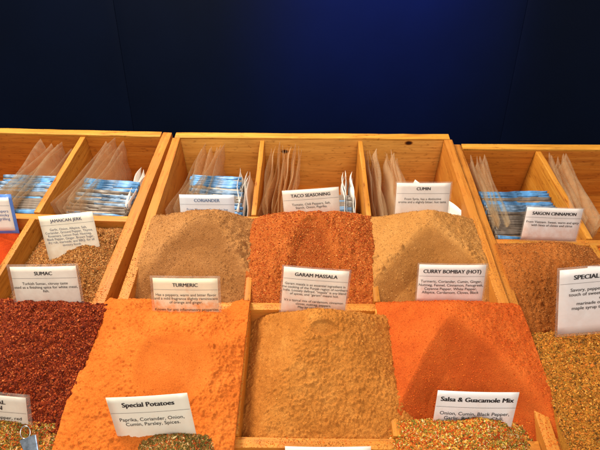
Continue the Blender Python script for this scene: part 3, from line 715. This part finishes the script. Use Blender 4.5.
packets('blue topped spice packet in the row behind the jerk card', 'packets behind the jerk card', 20, -.369, .366, -.040, .0046, .0010, .0008, .104, 28, -3, (BLUE, BLUEP, GREYF), POUCH, 51, LB)
packets('blue topped spice packet in the far left bay', 'packets in the far left bay', 18, -.502, .376, -.028, .0050, .0003, .000, .105, 28, 0, (BLUE, BLUEP, GREYF), POUCH, 55, LB)
packets('blue topped spice packet in the row behind the coriander card', 'packets behind the coriander card', 20, -.160, .368, -.032, .0052, .0007, -.0007, .092, 28, -5, (BLUE, BLUEP, GREYF), POUCHG, 60)
packets('grey spice packet in the row right of the taco card', 'packets behind the taco card', 12, .032, .375, -.038, .0052, .0005, .0, .072, 28, 0, (GREYF, GREYF, BLUEP), POUCHG, 66)
packets('blue topped spice packet in the row left of the cinnamon card', 'packets in the right box', 20, .362, .335, -.028, .0056, .0003, -.0004, .118, 28, 1, (BLUE, BLUEP, GREYF), POUCH, 71, RB)
packets('small brown packet low behind the cumin card', 'packets behind the cumin card', 4, .190, .385, -.040, .012, .0, .0, .090, 28, 0, (GREYF, BLUEP, GREYF), POUCHG, 77)

# ---------------------------------------------------------------- metal clip with ring, bottom left
def torus_mesh(R1, r, n=28, k=8, sx=1.0):
    V = []; F = []
    for i in range(n):
        a = 2*math.pi*i/n
        for j in range(k):
            b = 2*math.pi*j/k
            V.append(((R1+r*math.cos(b))*math.cos(a)*sx, (R1+r*math.cos(b))*math.sin(a), r*math.sin(b)))
    for i in range(n):
        for j in range(k):
            F.append((i*k+j, ((i+1) % n)*k+j, ((i+1) % n)*k+(j+1) % k, i*k+(j+1) % k))
    return mesh('ring', V, F, True)
STEEL = plain('steel', (.55, .56, .60), .22, 1.0, .15)
pc = on_rim(29, 437, .044)
clipM = Matrix.Translation(pc) @ Matrix.Rotation(R(-62+90), 4, 'X') @ Matrix.Rotation(R(22), 4, 'Z')
cl = empty('metal_clip', clipM, label='small steel clip with a wire ring beside the bottom left card', cat='clip')
import bmesh
bm = bmesh.new()
prof = [(-.0085, 0), (-.0065, -.016), (.0065, -.016), (.0085, 0)]
Vf = [bm.verts.new((x, y, .0035 if y > -.01 else .0012)) for x, y in prof]; Vb = [bm.verts.new((x, y, -.0035 if y > -.01 else -.0012)) for x, y in prof]
bm.faces.new(Vf); bm.faces.new(list(reversed(Vb)))
for i in range(4):
    j = (i+1) % 4; bm.faces.new((Vf[j], Vf[i], Vb[i], Vb[j]))
bmesh.ops.recalc_face_normals(bm, faces=bm.faces)
bmesh.ops.bevel(bm, geom=list(bm.edges), offset=.0008, segments=2, affect='EDGES')
me = bpy.data.meshes.new('jaw'); bm.to_mesh(me); bm.free()
link('jaw', me, plain('blue_steel', (.35, .42, .52), .2, .9, .4, 200), cl)
link('wire_ring', torus_mesh(.0062, .0007, sx=.8), STEEL, cl, Matrix.Translation((-.002, .0055, .001)))

# ---------------------------------------------------------------- surroundings
tb = bpy.data.objects.new('table', box_mesh('table', 1.4, .74, .03, seed=90)); COL.objects.link(tb)
tb.data.materials.append(plain('table_cloth_black', (.012, .012, .016), .8)); tb.matrix_world = TM @ Matrix.Translation((0, .20, -.137))
tag(tb, 'dark slanting table top under the three wooden boxes', 'table')
bk, nt, b = newmat('navy_panel'); 
cc = coords(nt); nn = N(nt, 'ShaderNodeTexNoise', Scale=2.5, Detail=4.0); nt.links.new(cc, nn.inputs['Vector'])
rr_ = ramp(nt, [(.35, (.0006, .0030, .013)), (.7, (.0009, .0040, .018))], nn.outputs[0]); nt.links.new(rr_.outputs[0], b.inputs['Base Color'])
b.inputs['Roughness'].default_value = .55; b.inputs['Specular IOR Level'].default_value = .08
wall = bpy.data.objects.new('backdrop_wall', None); COL.objects.link(wall); wall.location = (0, 1.30, 0)
tag(wall, 'dark navy panelled wall behind the spice boxes', 'wall')
def seam_x(px, py):
    d = fw + rt*(px-300)/FPX - up*(py-225)/FPX
    dw = (TM.to_3x3() @ Vector(d)); c = TM @ Vector(CAM); t = (1.30-c.y)/dw.y
    return c.x+dw.x*t
xs = [-2.2, seam_x(113, 0), seam_x(524, 20), 2.2]
for i in range(3):
    w_ = xs[i+1]-xs[i]-.0009
    p = bpy.data.objects.new('wall_panel', box_mesh('wall_panel', w_, .02, 3.0, bev=.0008, seed=i)); COL.objects.link(p)
    p.data.materials.append(bk); p.parent = wall; p.location = ((xs[i]+xs[i+1])/2, .01, .3)
g = bpy.data.objects.new('ground', mesh('ground', [(-4, -3, -1), (4, -3, -1), (4, 3, -1), (-4, 3, -1)], [(0, 1, 2, 3)])); COL.objects.link(g)
g.data.materials.append(plain('ground_grey', (.08, .08, .08), .9)); g['kind'] = 'structure'

# ---------------------------------------------------------------- light
w = bpy.data.worlds.new('World'); SC.world = w; w.use_nodes = True
bg = w.node_tree.nodes['Background']; bg.inputs[0].default_value = (1.0, .90, .78, 1); bg.inputs[1].default_value = .46
def area(name, loc, target, size, sy_, energy, color):
    l = bpy.data.lights.new(name, 'AREA'); l.shape = 'RECTANGLE'; l.size = size; l.size_y = sy_; l.energy = energy; l.color = color
    o = bpy.data.objects.new(name, l); COL.objects.link(o); o.location = loc
    o.rotation_euler = (Vector(target)-Vector(loc)).to_track_quat('-Z', 'Y').to_euler(); return o
area('stall_lamp', (-.60, .42, 1.28), (0, .22, .03), .50, .40, 31, (1.0, .87, .68))
area('front_daylight', (.2, -1.3, 1.25), (0, .4, .02), 1.2, .8, 22, (1.0, .93, .84))
s = bpy.data.lights.new('blue_wash', 'SPOT'); s.energy = 190; s.color = (.0, .15, 1.0); s.spot_size = R(66); s.spot_blend = 1.0; s.shadow_soft_size = .1
so = bpy.data.objects.new('blue_wash', s); COL.objects.link(so); so.location = (.18, .80, 1.05)
so.rotation_euler = (Vector((.20, 1.3, .56))-so.location).to_track_quat('-Z', 'Y').to_euler()

SC.render.engine = 'CYCLES'
SC.cycles.max_bounces = 10; SC.cycles.transparent_max_bounces = 40
vs = SC.view_settings; vs.view_transform = 'Standard'; vs.look = 'None'; vs.exposure = 0.0; vs.gamma = 1.0
SC.render.resolution_x = 1024; SC.render.resolution_y = 768
